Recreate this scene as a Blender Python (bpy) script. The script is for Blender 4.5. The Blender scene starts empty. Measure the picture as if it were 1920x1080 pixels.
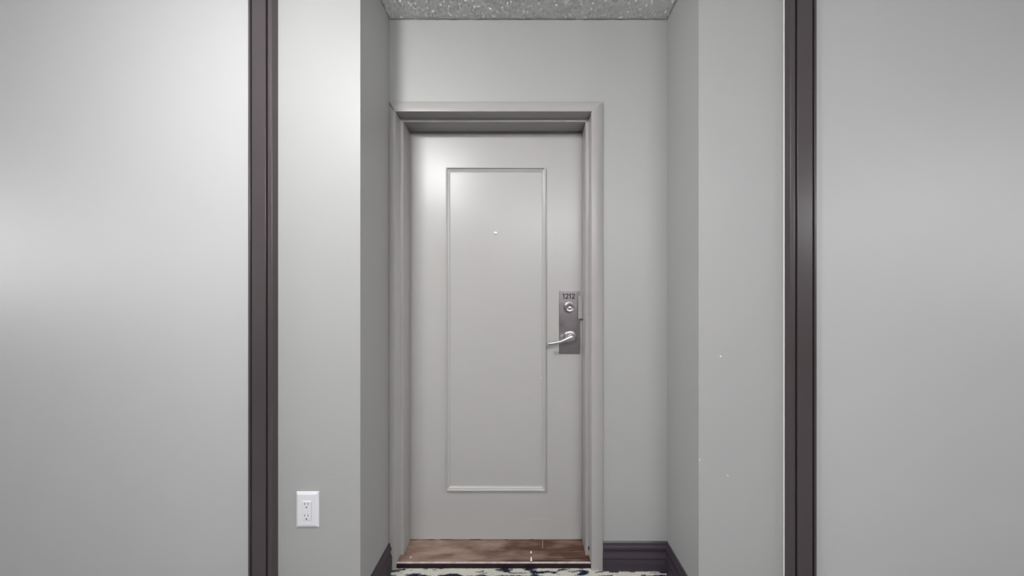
import bpy, math, random
from mathutils import Vector, noise

random.seed(7)
scene = bpy.context.scene
COL = scene.collection

# ------------------------------------------------------------------ camera
F = 520.0                    # focal length in pixels of the 1920 x 1080 frame
CX, CY = 983.0, 560.0        # where the view axis meets the frame
ZC = 1.2075                  # lens height above the carpet
cam_d = bpy.data.cameras.new('camera')
cam_d.sensor_fit = 'HORIZONTAL'
cam_d.sensor_width = 36.0
cam_d.lens = F / 1920 * 36
cam_d.shift_x = -(CX - 960) / 1920
cam_d.shift_y = (CY - 540) / 1920
cam_d.clip_start = 0.02
cam = bpy.data.objects.new('camera', cam_d)
COL.objects.link(cam)
cam.location = (0, 0, ZC)
cam.rotation_euler = (math.pi / 2, 0, 0)
scene.camera = cam

# ------------------------------------------------------------------ world / exposure
w = bpy.data.worlds.new('world'); scene.world = w; w.use_nodes = True
w.node_tree.nodes['Background'].inputs[0].default_value = (0.5, 0.5, 0.5, 1)
w.node_tree.nodes['Background'].inputs[1].default_value = 0.02
vs = scene.view_settings
vs.view_transform = 'Standard'; vs.look = 'None'; vs.gamma = 1.0
vs.use_curve_mapping = False
vs.exposure = 0.08

LAMP_STRENGTH = 150.0
WINDOW_LEFT, WINDOW_RIGHT = 11.0, 3.5     # daylight through the frosted panes at both ends
FILL_STRENGTH = 28.0  # glow of the added fill light behind the viewer
LAMP_COLOR = (0.99, 0.99, 1.0, 1)

# ------------------------------------------------------------------ materials
def mat(name, color, rough=0.5, metal=0.0, spec=0.5, vary=0.0, vscale=3.0,
        bump=0.0, bscale=300.0, bdist=0.001, emit=None, aniso=0.0, rvary=0.0, coat=0.0):
    m = bpy.data.materials.new(name); m.use_nodes = True
    nt = m.node_tree; b = nt.nodes['Principled BSDF']
    b.inputs['Base Color'].default_value = (*color, 1)
    b.inputs['Roughness'].default_value = rough
    b.inputs['Metallic'].default_value = metal
    b.inputs['Specular IOR Level'].default_value = spec
    b.inputs['Anisotropic'].default_value = aniso
    b.inputs['Coat Weight'].default_value = coat
    tc = nt.nodes.new('ShaderNodeTexCoord')
    if vary > 0:
        n = nt.nodes.new('ShaderNodeTexNoise'); n.inputs['Scale'].default_value = vscale
        n.inputs['Detail'].default_value = 5
        nt.links.new(tc.outputs['Object'], n.inputs['Vector'])
        mix = nt.nodes.new('ShaderNodeMix'); mix.data_type = 'RGBA'
        mix.inputs['A'].default_value = (*[c * (1 - vary) for c in color], 1)
        mix.inputs['B'].default_value = (*[min(1, c * (1 + vary)) for c in color], 1)
        nt.links.new(n.outputs['Fac'], mix.inputs['Factor'])
        nt.links.new(mix.outputs['Result'], b.inputs['Base Color'])
        if rvary > 0:
            mr = nt.nodes.new('ShaderNodeMapRange')
            mr.inputs['To Min'].default_value = rough - rvary
            mr.inputs['To Max'].default_value = rough + rvary
            nt.links.new(n.outputs['Fac'], mr.inputs['Value'])
            nt.links.new(mr.outputs['Result'], b.inputs['Roughness'])
    if bump > 0:
        n2 = nt.nodes.new('ShaderNodeTexNoise'); n2.inputs['Scale'].default_value = bscale
        n2.inputs['Detail'].default_value = 3
        nt.links.new(tc.outputs['Object'], n2.inputs['Vector'])
        bp = nt.nodes.new('ShaderNodeBump'); bp.inputs['Strength'].default_value = bump
        bp.inputs['Distance'].default_value = bdist
        nt.links.new(n2.outputs['Fac'], bp.inputs['Height'])
        nt.links.new(bp.outputs['Normal'], b.inputs['Normal'])
    if emit:
        b.inputs['Emission Color'].default_value = LAMP_COLOR
        b.inputs['Emission Strength'].default_value = emit
    return m

M = {}
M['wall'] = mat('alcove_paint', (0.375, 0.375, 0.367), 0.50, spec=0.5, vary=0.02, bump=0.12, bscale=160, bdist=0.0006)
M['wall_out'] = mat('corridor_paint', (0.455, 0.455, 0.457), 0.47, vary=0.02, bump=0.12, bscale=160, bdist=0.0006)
M['wall_rear'] = mat('rear_paint', (0.14, 0.13, 0.125), 0.6)
M['door'] = mat('door_paint', (0.415, 0.405, 0.393), 0.36, spec=0.5, vary=0.02, vscale=8, bump=0.10, bscale=220, bdist=0.0004)
M['frame'] = mat('frame_paint', (0.37, 0.357, 0.348), 0.33, spec=0.3, vary=0.03, vscale=6, bump=0.06, bscale=120, bdist=0.0005)
M['trim'] = mat('dark_trim_paint', (0.056, 0.045, 0.047), 0.33, spec=0.8, vary=0.10, vscale=5, bump=0.08, bscale=150, bdist=0.0004)
M['base'] = mat('dark_baseboard_paint', (0.046, 0.037, 0.046), 0.34, vary=0.10, vscale=9, bump=0.08, bscale=120, bdist=0.0004)
M['ceil'] = mat('stipple_white', (0.78, 0.78, 0.77), 0.75, bump=0.9, bscale=110, bdist=0.006)
M['stipple'] = mat('stipple_plaster', (0.90, 0.90, 0.89), 0.7)
M['steel'] = mat('brushed_steel', (0.42, 0.39, 0.40), 0.30, metal=1.0, vary=0.12, vscale=25, rvary=0.06)
M['chrome'] = mat('satin_chrome', (0.64, 0.62, 0.62), 0.27, metal=1.0)
M['black'] = mat('black_print', (0.006, 0.007, 0.018), 0.45)
M['hole'] = mat('dark_slot', (0.02, 0.02, 0.022), 0.6)
M['plastic'] = mat('white_plastic', (0.72, 0.72, 0.75), 0.30)
M['caulk'] = mat('pale_caulk', (0.78, 0.78, 0.75), 0.5)
M['chip'] = mat('paint_chip_white', (0.85, 0.84, 0.82), 0.6)
M['scuff'] = mat('pale_scuff', (0.55, 0.54, 0.53), 0.6)
M['lens'] = mat('lamp_lens', (0.9, 0.9, 0.9), 0.4, emit=LAMP_STRENGTH)
M['panel'] = mat('fill_diffuser', (0.9, 0.9, 0.9), 0.4, emit=FILL_STRENGTH)  # emitting cover of the added fill light
M['pane_1'] = mat('frosted_pane_left', (0.8, 0.8, 0.8), 0.5, emit=WINDOW_LEFT)
M['pane_2'] = mat('frosted_pane_right', (0.8, 0.8, 0.8), 0.5, emit=WINDOW_RIGHT)
M['housing'] = mat('white_enamel', (0.8, 0.8, 0.8), 0.4)
M['glass'] = mat('peephole_lens', (0.75, 0.77, 0.8), 0.08, metal=0.8)

def wood_material():
    m = bpy.data.materials.new('worn_wood'); m.use_nodes = True
    nt = m.node_tree; L = nt.links; b = nt.nodes['Principled BSDF']
    tc = nt.nodes.new('ShaderNodeTexCoord')
    mp = nt.nodes.new('ShaderNodeMapping'); mp.inputs['Scale'].default_value = (2.2, 26, 26)
    L.new(tc.outputs['Object'], mp.inputs['Vector'])
    wv = nt.nodes.new('ShaderNodeTexWave'); wv.wave_type = 'RINGS'; wv.rings_direction = 'X'
    wv.inputs['Scale'].default_value = 1.3; wv.inputs['Distortion'].default_value = 6
    wv.inputs['Detail'].default_value = 4; wv.inputs['Detail Scale'].default_value = 1.4
    L.new(mp.outputs['Vector'], wv.inputs['Vector'])
    cr = nt.nodes.new('ShaderNodeValToRGB')
    cr.color_ramp.elements[0].color = (0.036, 0.015, 0.011, 1)
    cr.color_ramp.elements[1].color = (0.120, 0.052, 0.030, 1)
    L.new(wv.outputs['Fac'], cr.inputs['Fac'])
    n = nt.nodes.new('ShaderNodeTexNoise'); n.inputs['Scale'].default_value = 1.0; n.inputs['Detail'].default_value = 6
    mp2 = nt.nodes.new('ShaderNodeMapping'); mp2.inputs['Scale'].default_value = (7, 28, 10)
    L.new(tc.outputs['Object'], mp2.inputs['Vector']); L.new(mp2.outputs['Vector'], n.inputs['Vector'])
    # trodden patch: worn pale towards the hinge side of the board
    sx = nt.nodes.new('ShaderNodeSeparateXYZ'); L.new(tc.outputs['Object'], sx.inputs['Vector'])
    mr = nt.nodes.new('ShaderNodeMapRange')
    mr.inputs['From Min'].default_value = 0.12; mr.inputs['From Max'].default_value = -0.40
    mr.inputs['To Min'].default_value = 0.05; mr.inputs['To Max'].default_value = 0.72
    L.new(sx.outputs['X'], mr.inputs['Value'])
    r2 = nt.nodes.new('ShaderNodeMapRange'); r2.inputs['From Min'].default_value = 0.3; r2.inputs['From Max'].default_value = 0.7
    r2.inputs['To Min'].default_value = -0.5; r2.inputs['To Max'].default_value = 0.5
    L.new(n.outputs['Fac'], r2.inputs['Value'])
    mu = nt.nodes.new('ShaderNodeMath'); mu.operation = 'ADD'; mu.use_clamp = True
    L.new(r2.outputs['Result'], mu.inputs[0]); L.new(mr.outputs['Result'], mu.inputs[1])
    mix = nt.nodes.new('ShaderNodeMix'); mix.data_type = 'RGBA'
    mix.inputs['B'].default_value = (0.30, 0.21, 0.17, 1)
    L.new(mu.outputs['Value'], mix.inputs['Factor']); L.new(cr.outputs['Color'], mix.inputs['A'])
    L.new(mix.outputs['Result'], b.inputs['Base Color'])
    b.inputs['Roughness'].default_value = 0.42
    bp = nt.nodes.new('ShaderNodeBump'); bp.inputs['Strength'].default_value = 0.2; bp.inputs['Distance'].default_value = 0.001
    L.new(wv.outputs['Fac'], bp.inputs['Height']); L.new(bp.outputs['Normal'], b.inputs['Normal'])
    return m
M['wood'] = wood_material()
M['wood_worn'] = mat('worn_wood_arris', (0.40, 0.35, 0.33), 0.6, vary=0.6, vscale=40)
M['wood_edge'] = mat('dark_stained_edge', (0.020, 0.008, 0.010), 0.4, vary=0.5, vscale=30)

def carpet_material():
    m = bpy.data.materials.new('patterned_carpet'); m.use_nodes = True
    nt = m.node_tree; L = nt.links; b = nt.nodes['Principled BSDF']
    tc = nt.nodes.new('ShaderNodeTexCoord')
    mp = nt.nodes.new('ShaderNodeMapping'); mp.inputs['Scale'].default_value = (9.0, 42, 0.0)
    L.new(tc.outputs['Object'], mp.inputs['Vector'])
    v = nt.nodes.new('ShaderNodeTexNoise'); v.inputs['Scale'].default_value = 1.0; v.inputs['Detail'].default_value = 2
    v.inputs['Roughness'].default_value = 0.7
    L.new(mp.outputs['Vector'], v.inputs['Vector'])
    cr = nt.nodes.new('ShaderNodeValToRGB'); cr.color_ramp.interpolation = 'CONSTANT'
    e = cr.color_ramp.elements
    e[0].color = (0.022, 0.026, 0.048, 1); e[0].position = 0
    e[1].color = (0.62, 0.61, 0.55, 1); e[1].position = 0.48
    x = e.new(0.445); x.color = (0.20, 0.20, 0.22, 1)
    mp2 = nt.nodes.new('ShaderNodeMapping'); mp2.inputs['Scale'].default_value = (0.6, 3.6, 0.0)
    mp2.inputs['Location'].default_value = (0.0, 0.25, 0.0)
    L.new(tc.outputs['Object'], mp2.inputs['Vector'])
    wv = nt.nodes.new('ShaderNodeTexWave'); wv.bands_direction = 'Y'; wv.inputs['Scale'].default_value = 0.5
    wv.inputs['Phase Offset'].default_value = 7.0
    wv.inputs['Distortion'].default_value = 1.5; wv.inputs['Detail'].default_value = 1
    L.new(mp2.outputs['Vector'], wv.inputs['Vector'])
    mr = nt.nodes.new('ShaderNodeMapRange'); mr.inputs['To Min'].default_value = -0.30; mr.inputs['To Max'].default_value = 0.03
    L.new(wv.outputs['Fac'], mr.inputs['Value'])
    ad = nt.nodes.new('ShaderNodeMath'); ad.operation = 'ADD'
    L.new(v.outputs['Fac'], ad.inputs[0]); L.new(mr.outputs['Result'], ad.inputs[1])
    L.new(ad.outputs['Value'], cr.inputs['Fac']); L.new(cr.outputs['Color'], b.inputs['Base Color'])
    b.inputs['Roughness'].default_value = 0.95; b.inputs['Specular IOR Level'].default_value = 0.1
    n = nt.nodes.new('ShaderNodeTexNoise'); n.inputs['Scale'].default_value = 260
    L.new(tc.outputs['Object'], n.inputs['Vector'])
    bp = nt.nodes.new('ShaderNodeBump'); bp.inputs['Strength'].default_value = 0.8; bp.inputs['Distance'].default_value = 0.004
    L.new(n.outputs['Fac'], bp.inputs['Height']); L.new(bp.outputs['Normal'], b.inputs['Normal'])
    return m
M['carpet'] = carpet_material()

# ------------------------------------------------------------------ helpers
def obj(name, verts, faces, m, parent=None, smooth=None, mats=None, fm=None):
    me = bpy.data.meshes.new(name)
    me.from_pydata([tuple(v) for v in verts], [], faces)
    for k in (mats or [m]): me.materials.append(k)
    if fm:
        for p, i in zip(me.polygons, fm): p.material_index = i
    import bmesh
    bm = bmesh.new(); bm.from_mesh(me)
    bmesh.ops.recalc_face_normals(bm, faces=bm.faces); bm.to_mesh(me); bm.free()
    if smooth is not None:
        me.polygons.foreach_set('use_smooth', [True] * len(me.polygons))
        me.set_sharp_from_angle(angle=math.radians(smooth))
    o = bpy.data.objects.new(name, me); COL.objects.link(o)
    if parent: o.parent = parent
    return o

def tag(o, label=None, cat=None, kind=None, group=None):
    if label: o['label'] = label
    if cat: o['category'] = cat
    if kind: o['kind'] = kind
    if group: o['group'] = group
    return o

def empty(name, loc=(0, 0, 0)):
    o = bpy.data.objects.new(name, None); COL.objects.link(o); o.location = loc
    o.empty_display_size = 0.1
    return o

def boxes(*bs):
    V, Fc = [], []
    for x0, x1, y0, y1, z0, z1 in bs:
        i = len(V)
        V += [(x0, y0, z0), (x1, y0, z0), (x1, y1, z0), (x0, y1, z0), (x0, y0, z1), (x1, y0, z1), (x1, y1, z1), (x0, y1, z1)]
        Fc += [tuple(i + k for k in f) for f in ((3, 2, 1, 0), (4, 5, 6, 7), (0, 1, 5, 4), (1, 2, 6, 5), (2, 3, 7, 6), (3, 0, 4, 7))]
    return V, Fc

def sub(V, origin):
    ox, oy, oz = origin
    return [(x - ox, y - oy, z - oz) for x, y, z in V]

def bevel(o, width, seg=2):
    md = o.modifiers.new('bevel', 'BEVEL'); md.width = width; md.segments = seg
    md.limit_method = 'ANGLE'; md.angle_limit = math.radians(40)
    return o

def sweep(profile, p0, p1, U, H, k0=(0, 0), k1=(0, 0)):
    """closed profile of (u, h) pairs run from p0 to p1; k = mitre shift along the run per unit of (u, h)"""
    p0, p1, U, H = Vector(p0), Vector(p1), Vector(U), Vector(H)
    T = (p1 - p0).normalized(); n = len(profile)
    V = [p0 + U * u + H * h + T * (k0[0] * u + k0[1] * h) for u, h in profile]
    V += [p1 + U * u + H * h + T * (k1[0] * u + k1[1] * h) for u, h in profile]
    Fc = [(i, (i + 1) % n, n + (i + 1) % n, n + i) for i in range(n)]
    Fc += [tuple(range(n - 1, -1, -1)), tuple(range(n, 2 * n))]
    return [tuple(v) for v in V], Fc

def lathe(profile, origin, axis='-Y', seg=32):
    """profile of (radius, out) pairs turned round an axis that points to the viewer (-Y)"""
    V, Fc = [], []
    ox, oy, oz = origin
    for r, h in profile:
        for k in range(seg):
            a = 2 * math.pi * k / seg
            V.append((ox + r * math.cos(a), oy - h, oz + r * math.sin(a)))
    for j in range(len(profile) - 1):
        for k in range(seg):
            Fc.append((j * seg + k, j * seg + (k + 1) % seg, (j + 1) * seg + (k + 1) % seg, (j + 1) * seg + k))
    Fc.append(tuple(range(seg))); Fc.append(tuple((len(profile) - 1) * seg + k for k in range(seg)))
    return V, Fc

# ------------------------------------------------------------------ measures of the place (metres)
YF = 1.0148      # corridor face of the walls beside the alcove
YB = 1.238       # back wall of the alcove
YC = 1.2285      # face of the steel door frame
YS = 1.278       # face of the door stop
YE = 1.351       # rear of the door stop
YD = 1.3585      # face of the door leaf
YT = 1.40        # rear of the walls
XL, XR = -0.600, 0.638          # alcove sides
OL, OR, OT = -0.5717, 0.2977, 2.0367   # frame opening
CEIL = 2.462
HIGH = CEIL           # the corridor ceiling runs on at the same height
REAR = -2.0
XE = 6.0
TLX, TRX = -0.9007, 0.9504      # inner edges of the tall dark trims

# ------------------------------------------------------------------ setting
fl = obj('floor', *boxes((-XE, XE, REAR, YT, -0.05, 0.0)), M['carpet'])
tag(fl, 'navy and cream patterned loop carpet on the corridor floor', 'floor', 'structure')
ce = obj('ceiling', *boxes((-XE, XE, REAR, YT, CEIL, CEIL + 0.05)), M['ceil'])
tag(ce, 'white stippled ceiling over the door alcove and corridor', 'ceiling', 'structure')

G = 0.022   # room for the jamb behind the casing
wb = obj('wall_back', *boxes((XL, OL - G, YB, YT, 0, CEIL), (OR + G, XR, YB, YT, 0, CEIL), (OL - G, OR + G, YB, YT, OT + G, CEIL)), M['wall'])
tag(wb, 'grey painted back wall of the alcove around the door', 'wall', 'structure')
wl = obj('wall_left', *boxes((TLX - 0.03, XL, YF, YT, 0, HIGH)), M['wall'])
tag(wl, 'narrow grey wall left of the alcove, carrying the outlet', 'wall', 'structure')
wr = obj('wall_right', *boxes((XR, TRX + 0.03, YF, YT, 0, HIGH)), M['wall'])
tag(wr, 'narrow grey wall between the alcove and the black-brown trim', 'wall', 'structure')
wcl = obj('wall_corridor_left', *boxes((-XE, TLX - 0.03, YF, YT, 0, HIGH)), M['wall_out'])
tag(wcl, 'broad pale corridor wall at the left edge of the photo', 'wall', 'structure')
wcr = obj('wall_corridor_right', *boxes((TRX + 0.03, XE, YF, YT, 0, HIGH)), M['wall_out'])
tag(wcr, 'broad pale corridor wall at the right edge of the photo', 'wall', 'structure')
wrr = obj('wall_rear', *boxes((-XE, XE, REAR - 0.1, REAR, 0, HIGH)), M['wall_rear'])
tag(wrr, 'corridor wall opposite the door, behind the viewer', 'wall', 'structure')
WY0, WY1, WZ0, WZ1 = -1.05, 0.65, 1.20, 2.35
for nm, x0, n, side in (('wall_end_left', -XE - 0.1, 1, 'left'), ('wall_end_right', XE, 2, 'right')):
    o = obj(nm, *boxes((x0, x0 + 0.1, REAR - 0.1, WY0, 0, HIGH), (x0, x0 + 0.1, WY1, YT, 0, HIGH),
                       (x0, x0 + 0.1, WY0, WY1, 0, WZ0), (x0, x0 + 0.1, WY0, WY1, WZ1, HIGH)), M['wall_out'])
    tag(o, 'end wall of the corridor with a window, far to the ' + side, 'wall', 'structure')
    t = empty('window_%d' % n, (x0 + 0.05, (WY0 + WY1) / 2, WZ0))
    hw_, hz_ = (WY1 - WY0) / 2, WZ1 - WZ0
    for k in (-1, 1):
        V, Fc = boxes((-.008, .008, min(0, k * hw_) + .03, max(0, k * hw_) - .03, .04, hz_ - .04))
        obj('pane', V, Fc, M['pane_%d' % n], t)
    for bb in ((-.03, .03, -hw_, hw_, 0, .04), (-.03, .03, -hw_, hw_, hz_ - .04, hz_), (-.03, .03, -hw_, -hw_ + .03, .04, hz_ - .04),
               (-.03, .03, hw_ - .03, hw_, .04, hz_ - .04), (-.03, .03, -.03, .03, .04, hz_ - .04)):
        obj('window_frame', *boxes(bb), M['housing'], t)
    tag(t, 'frosted daylight window at the %s end of the corridor' % side, 'window', 'structure')

# stippled plaster of the alcove ceiling as relief
def stipple():
    x0, x1, y0, y1 = XL, XR, YF - 0.12, YB
    st = 0.0026
    nx, ny = int((x1 - x0) / st), int((y1 - y0) / st)
    V, Fc = [], []
    for j in range(ny + 1):
        y = y0 + (y1 - y0) * j / ny
        for i in range(nx + 1):
            x = x0 + (x1 - x0) * i / nx
            a = noise.noise(Vector((x * 80, y * 80, 1.7)))
            b = noise.noise(Vector((x * 190, y * 190, 5.1)))
            h = max(0.0, a * 0.9 + b * 0.55 - 0.05)
            h = min(h, 0.45) * 0.024 + 0.0012 + 0.0006 * b
            ed = min(1.0, (y1 - y) / 0.006)
            h = h * ed + (0.0050 + 0.0015 * noise.noise(Vector((x * 30, 0, 9)))) * (1 - ed)
            V.append((x, y, CEIL - h))
    for j in range(ny):
        for i in range(nx):
            k = j * (nx + 1) + i
            Fc.append((k, k + nx + 1, k + nx + 2, k + 1))
    return V, Fc
V, Fc = stipple()
me = bpy.data.meshes.new('ceiling_stipple'); me.from_pydata(V, [], Fc); me.materials.append(M['stipple'])
me.polygons.foreach_set('use_smooth', [True] * len(me.polygons))
so = bpy.data.objects.new('ceiling_stipple', me); COL.objects.link(so); so.parent = ce; so['kind'] = 'stuff'

# looped pile of the carpet in front of the threshold
def pile():
    V, Fc = [], []
    y = 0.97
    row = 0
    while y < YB + 0.001:
        x = XL - 0.02 + (row % 2) * 0.0022
        while x < XR + 0.02:
            jx, jy = random.uniform(-.0006, .0006), random.uniform(-.0006, .0006)
            r = 0.0023; h = 0.0050 + random.uniform(-.0010, .0012)
            i = len(V); cx, cy = x + jx, y + jy
            for a in range(5):
                t = a * 2 * math.pi / 5 + 0.3
                V.append((cx + r * math.cos(t), cy + r * 0.95 * math.sin(t), 0.0))
            for a in range(5):
                t = a * 2 * math.pi / 5 + 0.3
                V.append((cx + r * 0.95 * math.cos(t), cy + r * 0.9 * math.sin(t), h * 0.65))
            V.append((cx, cy, h))
            for a in range(5):
                b = (a + 1) % 5
                Fc.append((i + a, i + b, i + 5 + b, i + 5 + a)); Fc.append((i + 5 + a, i + 5 + b, i + 10))
            x += 0.0044
        y += 0.0046; row += 1
    return V, Fc
V, Fc = pile()
me = bpy.data.meshes.new('carpet_pile'); me.from_pydata(V, [], Fc); me.materials.append(M['carpet'])
me.polygons.foreach_set('use_smooth', [True] * len(me.polygons))
po = bpy.data.objects.new('carpet_pile', me); COL.objects.link(po); po.parent = fl; po['kind'] = 'stuff'

# ------------------------------------------------------------------ ceiling lamps of the corridor (above and beside the viewer), plus an added fill light
def lamp(x, y, label):
    t = empty('ceiling_lamp', (x, y, HIGH))
    V, Fc = lathe([(0.165, 0.0), (0.165, 0.018), (0.160, 0.022)], (0, 0, 0), seg=40)
    obj('housing', [(v[0], v[2], v[1]) for v in V], Fc, M['housing'], t, smooth=40)
    prof = [(0.150 * math.cos(k * math.pi / 20), 0.0215 + 0.090 * math.sin(k * math.pi / 20)) for k in range(10)] + [(0.004, 0.1115)]
    V, Fc = lathe(prof, (0, 0, 0), seg=40)
    obj('diffuser', [(v[0], v[2], v[1]) for v in V], Fc, M['lens'], t, smooth=60)
    V, Fc = lathe([(0.010, 0.110), (0.010, 0.116), (0.005, 0.124)], (0, 0, 0), seg=16)
    obj('finial', [(v[0], v[2], v[1]) for v in V], Fc, M['chrome'], t, smooth=40)
    tag(t, label, 'lamp', group='corridor ceiling lamps')
def fill_strip(x, y, label):  # unseen fill light added to brighten the walls, built like a strip fixture
    t = empty('fill_light', (x, y, HIGH))
    bevel(obj('housing', *boxes((-1.03, 1.03, -0.24, 0.24, -0.030, 0.0)), M['housing'], t), 0.004)
    n = 16
    prof = [(-0.21 * math.cos(math.pi * k / n), -0.0302 - 0.13 * math.sin(math.pi * k / n)) for k in range(n + 1)]
    V, Fc = sweep(prof, (-0.98, 0, 0), (0.98, 0, 0), (0, 1, 0), (0, 0, 1))
    obj('diffuser', V, Fc, M['panel'], t, smooth=50)
    for k in (-1, 1):
        V, Fc = sweep([(u * 1.04, -0.0302 + (h + 0.0302) * 1.04) for u, h in prof], (k * 0.9805, 0, 0), (k * 1.0, 0, 0), (0, 1, 0), (0, 0, 1))
        obj('end_cap', V, Fc, M['housing'], t, smooth=50)
    tag(t, label, 'lamp')
lamp(-0.85, -0.05, 'white dome ceiling lamp of the corridor, up left of the door')
fill_strip(0.75, -1.50, 'added fill light shaped as a long wraparound strip, unseen behind the viewer')
lamp(4.40, -1.30, 'white dome ceiling lamp of the corridor, far to the right')

# ------------------------------------------------------------------ tall dark trims on the corridor face
def tall_trim(name, x_in, s, us, label, caulk):
    """profile runs from the inner edge (u=0) outward; s = direction of u"""
    t = empty(name, (x_in, YF, 0)); d = 0.0247
    bevelw, g0, g1, f1, g2, wdt = us
    def part(nm, prof, m=M['trim']):
        V, Fc = sweep(prof, (0, 0, 0), (0, 0, HIGH), (s, 0, 0), (0, -1, 0))
        return obj(nm, V, Fc, m, t)
    part('inner_bead', [(0, 0), (0, d - .0012), (.0012, d), (bevelw, d + .0006), (bevelw + .002, d - .0012), (g0 - .001, d - .0012), (g0, d - .0022), (g0, 0)])
    part('back_board', [(g0 + .0001, 0), (g0 + .0001, d - .012), (wdt - .004, d - .012), (wdt - .004, 0)])
    part('face_board', [(g1, d - .0119), (g1, d - .001), (g1 + .001, d), (f1 - .001, d), (f1, d - .001), (f1, d - .0119)])
    part('outer_bead', [(g2, d - .0119), (g2, d - .001), (g2 + .001, d), (wdt - .001, d), (wdt, d - .001), (wdt, 0), (wdt - .0039, 0), (wdt - .0039, d - .0119)])
    if caulk:
        V, Fc = sweep([(-.0022, 0), (-.0016, .0016), (-.0001, .0024), (-.0001, 0)], (0, 0, 0), (0, 0, HIGH), (s, 0, 0), (0, -1, 0))
        tag(obj('caulk_bead', V, Fc, M['caulk'], t), 'thin pale caulk line along the trim edge')
    tag(t, label, 'trim', 'structure')
tall_trim('trim_1', TLX, -1, (.0080, .0170, .0230, .0730, .0785, .0860), 'tall brown vertical trim left of the outlet', False)
tall_trim('trim_2', TRX, 1, (.0105, .0190, .0255, .0795, .0865, .0944), 'tall black-brown vertical trim on the right with a pale edge line', True)

# ------------------------------------------------------------------ baseboards
BP = [(0, 0), (.0150, 0), (.0150, .0510), (.0138, .0530), (.0138, .0560), (.0160, .0590), (.0160, .0635), (.0150, .0665),
      (.0115, .0740), (.0085, .0820), (.0075, .0880), (.0080, .0915), (.0120, .0945), (.0128, .0990), (.0118, .1050), (.0090, .1100),
      (.0070, .1130), (.0070, .1190), (.0050, .1240), (.0030, .1260), (0, .1260)]
def baseboard(name, p0, p1, H, k0, k1, label):
    o_ = Vector((p0[0], p0[1], 0))
    V, Fc = sweep([(z, h) for h, z in BP], Vector(p0) - o_, Vector(p1) - o_, (0, 0, 1), H, (0, k0), (0, k1))
    o = obj(name, V, Fc, M['base'], smooth=35); o.location = o_
    return tag(o, label, 'baseboard', 'structure')
baseboard('baseboard_back', (OR + .0512, YB, 0), (XR, YB, 0), (0, -1, 0), 0, -1, 'dark moulded baseboard on the back wall right of the door')
baseboard('baseboard_right', (XR, YB, 0), (XR, YF, 0), (-1, 0, 0), 1, 1, 'dark moulded baseboard along the right side of the alcove')
baseboard('baseboard_left', (XL, YC - .001, 0), (XL, YF, 0), (1, 0, 0), 0, 1, 'dark moulded baseboard along the left side of the alcove')
baseboard('baseboard_front_right', (XR, YF, 0), (TRX - .003, YF, 0), (0, -1, 0), -1, 0, 'dark baseboard below the wall beside the right trim')
baseboard('baseboard_front_left', (XL, YF, 0), (TLX, YF, 0), (0, -1, 0), -1, 0, 'dark baseboard below the wall with the outlet')
baseboard('baseboard_corridor_left', (TLX - .086, YF, 0), (-XE, YF, 0), (0, -1, 0), 0, 0, 'dark baseboard of the left corridor wall')
baseboard('baseboard_corridor_right', (TRX + .0944, YF, 0), (XE, YF, 0), (0, -1, 0), 0, 0, 'dark baseboard of the right corridor wall')
baseboard('baseboard_rear', (-XE, REAR, 0), (XE, REAR, 0), (0, 1, 0), 0, 0, 'dark baseboard of the wall behind the viewer')

# ------------------------------------------------------------------ steel door frame
fr = empty('door_frame', (0, YB, 0))
ST = 0.0150    # how far the stop stands in from the jamb
def frame_profile(cw):
    # (u: outward from the opening edge, y); closed ring
    r = .0022
    return [(cw, YB - .0002), (cw, YC + .001), (cw - .001, YC), (r, YC), (r * .3, YC + r * .3), (0, YC + r), (0, YS - .0015), (-.0015, YS),
            (-ST + r, YS), (-ST + r * .3, YS + r * .3), (-ST, YS + r), (-ST, YE), (0, YE), (0, YT - .002), (.019, YT - .002), (.019, YB - .0002)]
def jamb(nm, p0, p1, U, cw, k0, k1):
    V, Fc = [], []
    prof = frame_profile(cw)
    V, Fc = sweep(prof, p0, p1, U, (0, 1, 0), (k0, 0), (k1, 0))
    V = [(x, y - YB, z) for x, y, z in V]
    return obj(nm, V, Fc, M['frame'], fr, smooth=50)
CWL, CWR, CWT = OL - XL - .0005, 0.0508, 0.0449
# the head overlaps both jambs with mitred corners
jamb('jamb', (OL, 0, 0), (OL, 0, OT), (-1, 0, 0), CWL, 0, 1)
jamb('jamb', (OR, 0, 0), (OR, 0, OT), (1, 0, 0), CWR, 0, .885)
def head():
    prof = frame_profile(CWT)
    V = []
    for xx, s, cw in ((OL, -1, CWL), (OR, 1, CWR)):
        for u, y in prof:
            sh = u * (cw / CWT) if u > .0195 else u
            V.append((xx + s * sh, y - YB, OT + u))
    n = len(prof)
    Fc = [(i, (i + 1) % n, n + (i + 1) % n, n + i) for i in range(n)] + [tuple(range(n)), tuple(range(n, 2 * n))]
    obj('frame_head', V, Fc, M['frame'], fr, smooth=50)
head()
# latch guard on the stop beside the lock
gx = OR - ST
gz0, gz1 = 1.111, 1.221
prof = [(0, 1.308), (-.0022, 1.308), (-.0024, 1.343), (-.0040, 1.3445), (-.0205, 1.3450), (-.0215, 1.3458), (-.0205, 1.3468), (0, 1.3470)]
V, Fc = sweep([(u, y - YB) for u, y in prof], (gx, 0, gz0), (gx, 0, gz1), (1, 0, 0), (0, 1, 0))
lg = obj('latch_guard', V, Fc, M['frame'], fr)
tag(lg, 'painted latch guard strip beside the lock plate')
for z in (gz0 + .012, gz1 - .014):
    V, Fc = [], []
    sv, sf = lathe([(.0035, 0), (.0035, .0006), (.0025, .0014)], (0, 0, 0), seg=12)
    V = [(gx - .0022 + v[1], 1.333 - YB + v[0], z + v[2]) for v in sv]
    obj('screw', V, sf, M['frame'], lg, smooth=40)
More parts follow.
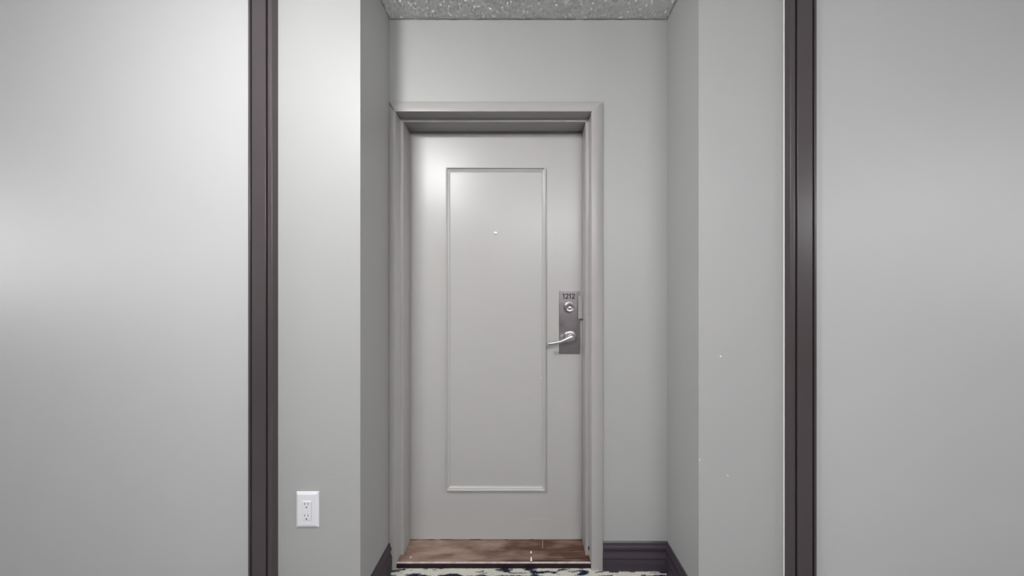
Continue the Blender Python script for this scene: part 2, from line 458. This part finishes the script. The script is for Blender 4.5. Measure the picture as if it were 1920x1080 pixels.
# rubber bumper at the foot of the right stop
V, Fc = boxes((OR - .0045, OR + .0, YS - .010 - YB, YS - .004 - YB, .058, .070))
obj('bumper', V, Fc, M['hole'], fr)
tag(fr, 'grey painted steel door frame with a deep stop around the door', 'door frame', 'structure')

# ------------------------------------------------------------------ threshold
th = empty('threshold', (0, YB, 0))
TH = 0.0265; YTF = 1.2405
prof = [(YTF - YB, .0005), (YTF - YB, TH - .004), (YTF + .0015 - YB, TH - .001), (YTF + .005 - YB, TH), (YD - .001 - YB, TH), (YD - .001 - YB, .0005)]
V, Fc = sweep([(z, y) for y, z in prof], (OL + .0004, 0, 0), (OR - .0004, 0, 0), (0, 0, 1), (0, 1, 0))
# the board is notched round the stops: keep it clear of them
V, Fc = [], []
nodes = [(OL + .0004, YTF), (OR - .0004, YTF), (OR - .0004, YS - .0004), (OR - ST - .0004, YS - .0004), (OR - ST - .0004, YD - .001),
         (OL + ST + .0004, YD - .001), (OL + ST + .0004, YS - .0004), (OL + .0004, YS - .0004)]
n = len(nodes)
lev = [(0.0005, 0), (TH - .004, 0), (TH - .001, .0015), (TH, .005)]
for z, inset in lev:
    for x, y in nodes:
        V.append((x, (y + inset if y == YTF else y) - YB, z))
fm = []
for j in range(3):
    for i in range(n):
        Fc.append((j * n + i, j * n + (i + 1) % n, (j + 1) * n + (i + 1) % n, (j + 1) * n + i)); fm.append(1 if j == 0 else (2 if i == 0 else 0))
Fc.append(tuple(3 * n + i for i in range(n))); fm.append(0)
Fc.append(tuple(range(n - 1, -1, -1))); fm.append(0)
obj('board', V, Fc, None, th, mats=[M['wood'], M['wood_edge'], M['wood_worn']], fm=fm)
def chip(parent, pts, z, m, nm='paint_chip', t=.0006):
    n = len(pts)
    V = [(x, y, z) for x, y in pts] + [(x, y, z + t) for x, y in pts]
    Fc = [(i, (i + 1) % n, n + (i + 1) % n, n + i) for i in range(n)] + [tuple(range(n)), tuple(range(n, 2 * n))]
    return obj(nm, V, Fc, m, parent)
def tpx(x, y):   # a frame pixel on the threshold's top
    d = (ZC - TH) * F / (y - CY)
    return ((x - CX) * d / F, d - YB)
chip(th, [tpx(994.4, 1052), tpx(997.6, 1052), tpx(997.0, 1044.5), tpx(995.0, 1044.5)], TH, M['chip'])
chip(th, [tpx(994.3, 1037), tpx(996.6, 1037.5), tpx(997, 1034), tpx(995, 1033)], TH, M['chip'])
chip(th, [tpx(769, 1046), tpx(771, 1046), tpx(771, 1044), tpx(769, 1044)], TH, M['chip'])
chip(th, [tpx(1017, 1028), tpx(1017.6, 1028), tpx(1017.6, 1013), tpx(1017, 1013)], TH, M['scuff'])
tag(th, 'worn brown wooden threshold board below the door', 'threshold')

# ------------------------------------------------------------------ door leaf
dr = empty('door_1', (0, YD, 0))
DW0, DW1, DZ0, DZ1 = OL + .003, OR - .003, TH + .0015, OT - .003
leaf = obj('leaf', *boxes((DW0, DW1, 0, .040, DZ0, DZ1)), M['door'], dr)
bevel(leaf, .001, 1)
MX0, MX1, MZ0, MZ1 = -0.3815, 0.1050, 0.2720, 1.8460
MP = [(0, 0), (0, .0100), (.0010, .0128), (.0030, .0138), (.0055, .0130), (.0068, .0106), (.0074, .0078), (.0100, .0072), (.0135, .0056), (.0155, .0038), (.0165, .0024), (.0190, .0022), (.0196, 0)]
def mould(p0, p1, U):
    V, Fc = sweep(MP, p0, p1, U, (0, -1, 0), (1, 0), (-1, 0))
    return obj('moulding', V, Fc, M['door'], dr, smooth=30)
mould((MX0, 0, MZ0), (MX0, 0, MZ1), (1, 0, 0))
mould((MX1, 0, MZ0), (MX1, 0, MZ1), (-1, 0, 0))
mould((MX0, 0, MZ0), (MX1, 0, MZ0), (0, 0, 1))
mould((MX0, 0, MZ1), (MX1, 0, MZ1), (0, 0, -1))
# peephole
V, Fc = lathe([(.0082, 0), (.0082, .0012), (.0070, .0026), (.0050, .0028), (.0045, .0012)], (-0.1411, 0, 1.5288), seg=24)
ph = obj('peephole', V, Fc, M['chrome'], dr, smooth=35); tag(ph, 'small metal peephole in the upper panel')
V, Fc = lathe([(.0045, .0010), (.0038, .0020), (.0022, .0028), (.0006, .0030)], (-0.1411, 0, 1.5288), seg=16)
obj('peephole_lens', V, Fc, M['glass'], ph, smooth=60)

# lock plate, number, cylinder, lever
PX0, PX1, PZ0, PZ1 = 0.1700, 0.2720, 0.9385, 1.2440
PSP = 1.1810
V, Fc = boxes((PX0, PX1, -.0045, 0, PZ0, PSP))
lp = bevel(obj('lock_plate', V, Fc, M['steel'], dr), .0012, 2)
tag(lp, 'brushed steel lock plate')
V, Fc = boxes((PX0, PX1, -.0040, 0, PSP + .0003, PZ1))
np_ = bevel(obj('number_plate', V, Fc, M['steel'], dr), .0006, 2)
tag(np_, 'steel plate reading 1212 in black')
def strip(pts, wd, y, t=.0004):
    """flat stroke of width wd along pts (x, z)"""
    V, Fc = [], []
    n = len(pts)
    L_, R_ = [], []
    for i, p in enumerate(pts):
        a = pts[max(0, i - 1)]; b = pts[min(n - 1, i + 1)]
        dx, dz = b[0] - a[0], b[1] - a[1]; l = math.hypot(dx, dz)
        nx, nz = -dz / l, dx / l
        L_.append((p[0] + nx * wd / 2, p[1] + nz * wd / 2)); R_.append((p[0] - nx * wd / 2, p[1] - nz * wd / 2))
    for yy in (y, y - t):
        for q in (L_, R_):
            V += [(x, yy, z) for x, z in q]
    for i in range(n - 1):
        Fc += [(i, i + 1, n + i + 1, n + i), (2 * n + i, 2 * n + i + 1, 3 * n + i + 1, 3 * n + i),
               (i, i + 1, 2 * n + i + 1, 2 * n + i), (n + i, n + i + 1, 3 * n + i + 1, 3 * n + i)]
    Fc += [(0, n, 3 * n, 2 * n), (n - 1, 2 * n - 1, 4 * n - 1, 3 * n - 1)]
    return V, Fc
def join(*ms):
    V, Fc = [], []
    for v, f in ms:
        i = len(V); V += v; Fc += [tuple(i + k for k in q) for q in f]
    return V, Fc
DH = 0.0262; SW = 0.0046
def one(x, z):
    return join(strip([(x + .0080, z), (x + .0080, z + DH)], SW, -.0040), strip([(x + .0010, z + DH * .755), (x + .0048, z + DH * .82), (x + .0078, z + DH * .985)], SW * .85, -.0040, .00038))
def two(x, z):
    wv = .0160; r = wv / 2 - SW / 2; cx = x + wv / 2; cz = z + DH - r - SW / 2
    pts = []
    for k in range(13):
        a = math.radians(172 - k * (172 + 38) / 12)
        pts.append((cx + r * math.cos(a), cz + r * math.sin(a) * 1.0))
    pts += [(cx + r * .25, z + DH * .36), (cx - r * .45, z + DH * .22), (x + SW * .55, z + SW * .5)]
    return join(strip(pts, SW, -.0040), strip([(x + .0003, z + SW / 2), (x + wv, z + SW / 2)], SW, -.0040, .00038))
nz = 1.2065
for fn, x in ((one, .1858), (two, .1999), (one, .2166), (two, .2312)):
    V, Fc = fn(x, nz)
    obj('digit', V, Fc, M['black'], np_)
cxp, czp = 0.2190, 1.1660
V, Fc = lathe([(.0262, .0045), (.0262, .008), (.0245, .0190), (.0232, .0215), (.0215, .0222), (.0200, .0212), (.0196, .0205)], (cxp, 0, czp), seg=40)
cy_ = obj('deadbolt', V, Fc, M['chrome'], dr, smooth=35); tag(cy_, 'round satin metal deadbolt cylinder')
V, Fc = lathe([(.0195, .0195), (.0195, .0215), (.0180, .0220), (.0160, .0212)], (cxp, 0, czp), seg=36)
obj('cylinder_face', V, Fc, M['steel'], cy_, smooth=35)
V, Fc = lathe([(.0090, .0205), (.0088, .0226), (.0078, .0232)], (cxp + .001, 0, czp - .005), seg=24)
obj('key_plug', V, Fc, M['chrome'], cy_, smooth=35)
V, Fc = boxes((cxp - .0005, cxp + .0018, -.0236, -.0228, czp - .0105, czp - .0010))
obj('keyway', V, Fc, M['hole'], cy_)
# lever
hx, hz = 0.2240, 1.0180
V, Fc = lathe([(.0335, .0045), (.0335, .0062), (.0320, .0085), (.0290, .0098), (.0160, .0102), (.0150, .0150), (.0150, .0300)], (hx, 0, hz), seg=40)
lv = empty('lever_handle'); lv.parent = dr
tag(lv, 'satin metal lever handle pointing left')
obj('rose', V, Fc, M['steel'], lv, smooth=35)
def lever():
    # stations: centre (x, out, z), half-height, half-thickness
    S = [(.2420, .0400, 1.0200, .0030, .0040), (.2390, .0410, 1.0205, .0110, .0090), (.2320, .0420, 1.0210, .0155, .0120), (.2220, .0430, 1.0210, .0165, .0130),
         (.2120, .0440, 1.0190, .0150, .0120), (.2000, .0465, 1.0150, .0105, .0095), (.1850, .0500, 1.0090, .0085, .0080), (.1680, .0520, 1.0035, .0074, .0068),
         (.1500, .0525, .9990, .0070, .0060), (.1320, .0520, .9955, .0074, .0056), (.1180, .0510, .9932, .0084, .0056), (.1125, .0505, .9925, .0086, .0054)]
    V, Fc = [], []; n = 16
    for x, o, z, a, b in S:
        for k in range(n):
            t = 2 * math.pi * k / n
            c, s = math.cos(t), math.sin(t)
            e = 0.7
            V.append((x + .25 * a * (1 if s > 0 else -1) * abs(s) ** e * 0.5, -(o + b * (1 if c > 0 else -1) * abs(c) ** e), z + a * (1 if s > 0 else -1) * abs(s) ** e))
    for j in range(len(S) - 1):
        for k in range(n):
            Fc.append((j * n + k, j * n + (k + 1) % n, (j + 1) * n + (k + 1) % n, (j + 1) * n + k))
    Fc += [tuple(range(n)), tuple((len(S) - 1) * n + k for k in range(n))]
    return V, Fc
V, Fc = lever()
obj('grip', V, Fc, M['chrome'], lv, smooth=50)
# scuffs on the leaf
def dpx(x, y): return ((x - CX) * YD / F, ZC - (y - CY) * YD / F)
def scuff(parent, a, b, wd, m=M['scuff'], yy=0.0, fn=dpx):
    V, Fc = strip([fn(*a), fn(*b)], wd, yy, .0003)
    obj('scuff', V, Fc, m, parent)
scuff(dr, (970.5, 729), (974, 730.5), .0012); scuff(dr, (982.5, 733.3), (986, 734.8), .0014)
scuff(dr, (992, 736), (996, 737.5), .0018); scuff(dr, (1014.9, 706), (1015.1, 710), .0020, M['chip'], -.0024)
scuff(dr, (966, 936), (972, 931), .0010); scuff(dr, (992, 972.5), (1032, 973.2), .0010)
scuff(dr, (935, 963), (937, 965), .0012); scuff(dr, (953, 981), (954, 982), .0014)
tag(dr, 'grey painted apartment door with raised panel moulding and number 1212', 'door', 'structure')

# ------------------------------------------------------------------ outlet
ox, oz = -0.7900, 0.4386
ot = empty('electrical_outlet', (ox, YF, oz))
hw, hh = .0410, .0645
def frustum(w0, h0, w1, h1, d0, d1, dx=0, dz=0):
    V = [(dx - w0, -d0, dz - h0), (dx + w0, -d0, dz - h0), (dx + w0, -d0, dz + h0), (dx - w0, -d0, dz + h0),
         (dx - w1, -d1, dz - h1), (dx + w1, -d1, dz - h1), (dx + w1, -d1, dz + h1), (dx - w1, -d1, dz + h1)]
    return V, [(0, 1, 2, 3), (4, 5, 6, 7), (0, 1, 5, 4), (1, 2, 6, 5), (2, 3, 7, 6), (3, 0, 4, 7)]
V = []
for w_, h_, d_ in ((hw, hh, 0), (hw, hh, .0030), (hw - .001, hh - .001, .0042), (hw - .0085, hh - .0085, .0070)):
    V += [(-w_, -d_, -h_), (w_, -d_, -h_), (w_, -d_, h_), (-w_, -d_, h_)]
Fc = [(0, 1, 2, 3), (12, 13, 14, 15)] + [(4 * j + i, 4 * j + (i + 1) % 4, 4 * j + 4 + (i + 1) % 4, 4 * j + 4 + i) for j in range(3) for i in range(4)]
bevel(obj('cover_plate', V, Fc, M['plastic'], ot), .001, 2)
V, Fc = frustum(.0165, .0345, .0160, .0338, .0066, .0092, 0, -.0005)
rc = bevel(obj('receptacle', V, Fc, M['plastic'], ot), .0006, 2)
V, Fc = frustum(.0172, .0352, .0172, .0352, .0060, .0071, 0, -.0005)
obj('reveal_gap', V, Fc, mat('grey_gap', (0.45, 0.45, 0.47), 0.5), ot)
for cz in (.0185, -.0235):
    for sx, hgt in ((-.0064, .0042), (.0064, .0034)):
        V, Fc = frustum(.0010, hgt, .0010, hgt, .0088, .0094, sx, cz + .006)
        obj('slot', V, Fc, M['hole'], rc)
    V, Fc = lathe([(.0026, .0088), (.0026, .0094)], (0, 0, cz - .0062), seg=14)
    obj('ground_hole', V, Fc, M['hole'], rc)
for cz in (.0485, -.0485):
    V, Fc = lathe([(.0032, .0066), (.0032, .0074), (.0022, .0080)], (0, 0, cz), seg=16)
    obj('screw', V, Fc, M['plastic'], ot, smooth=40)
tag(ot, 'white double wall outlet low on the narrow left wall', 'outlet')

# ------------------------------------------------------------------ small marks on the walls
def wpx(x, y): return ((x - CX) * YF / F, ZC - (y - CY) * YF / F)
for a, b, wd in (((1350, 669), (1352.5, 667), .004), ((1363, 891), (1366, 892), .002), ((1311.8, 860), (1311.8, 864), .002)):
    V, Fc = strip([wpx(*a), wpx(*b)], wd, YF, .0004)
    obj('scuff', V, Fc, M['chip'], wr)
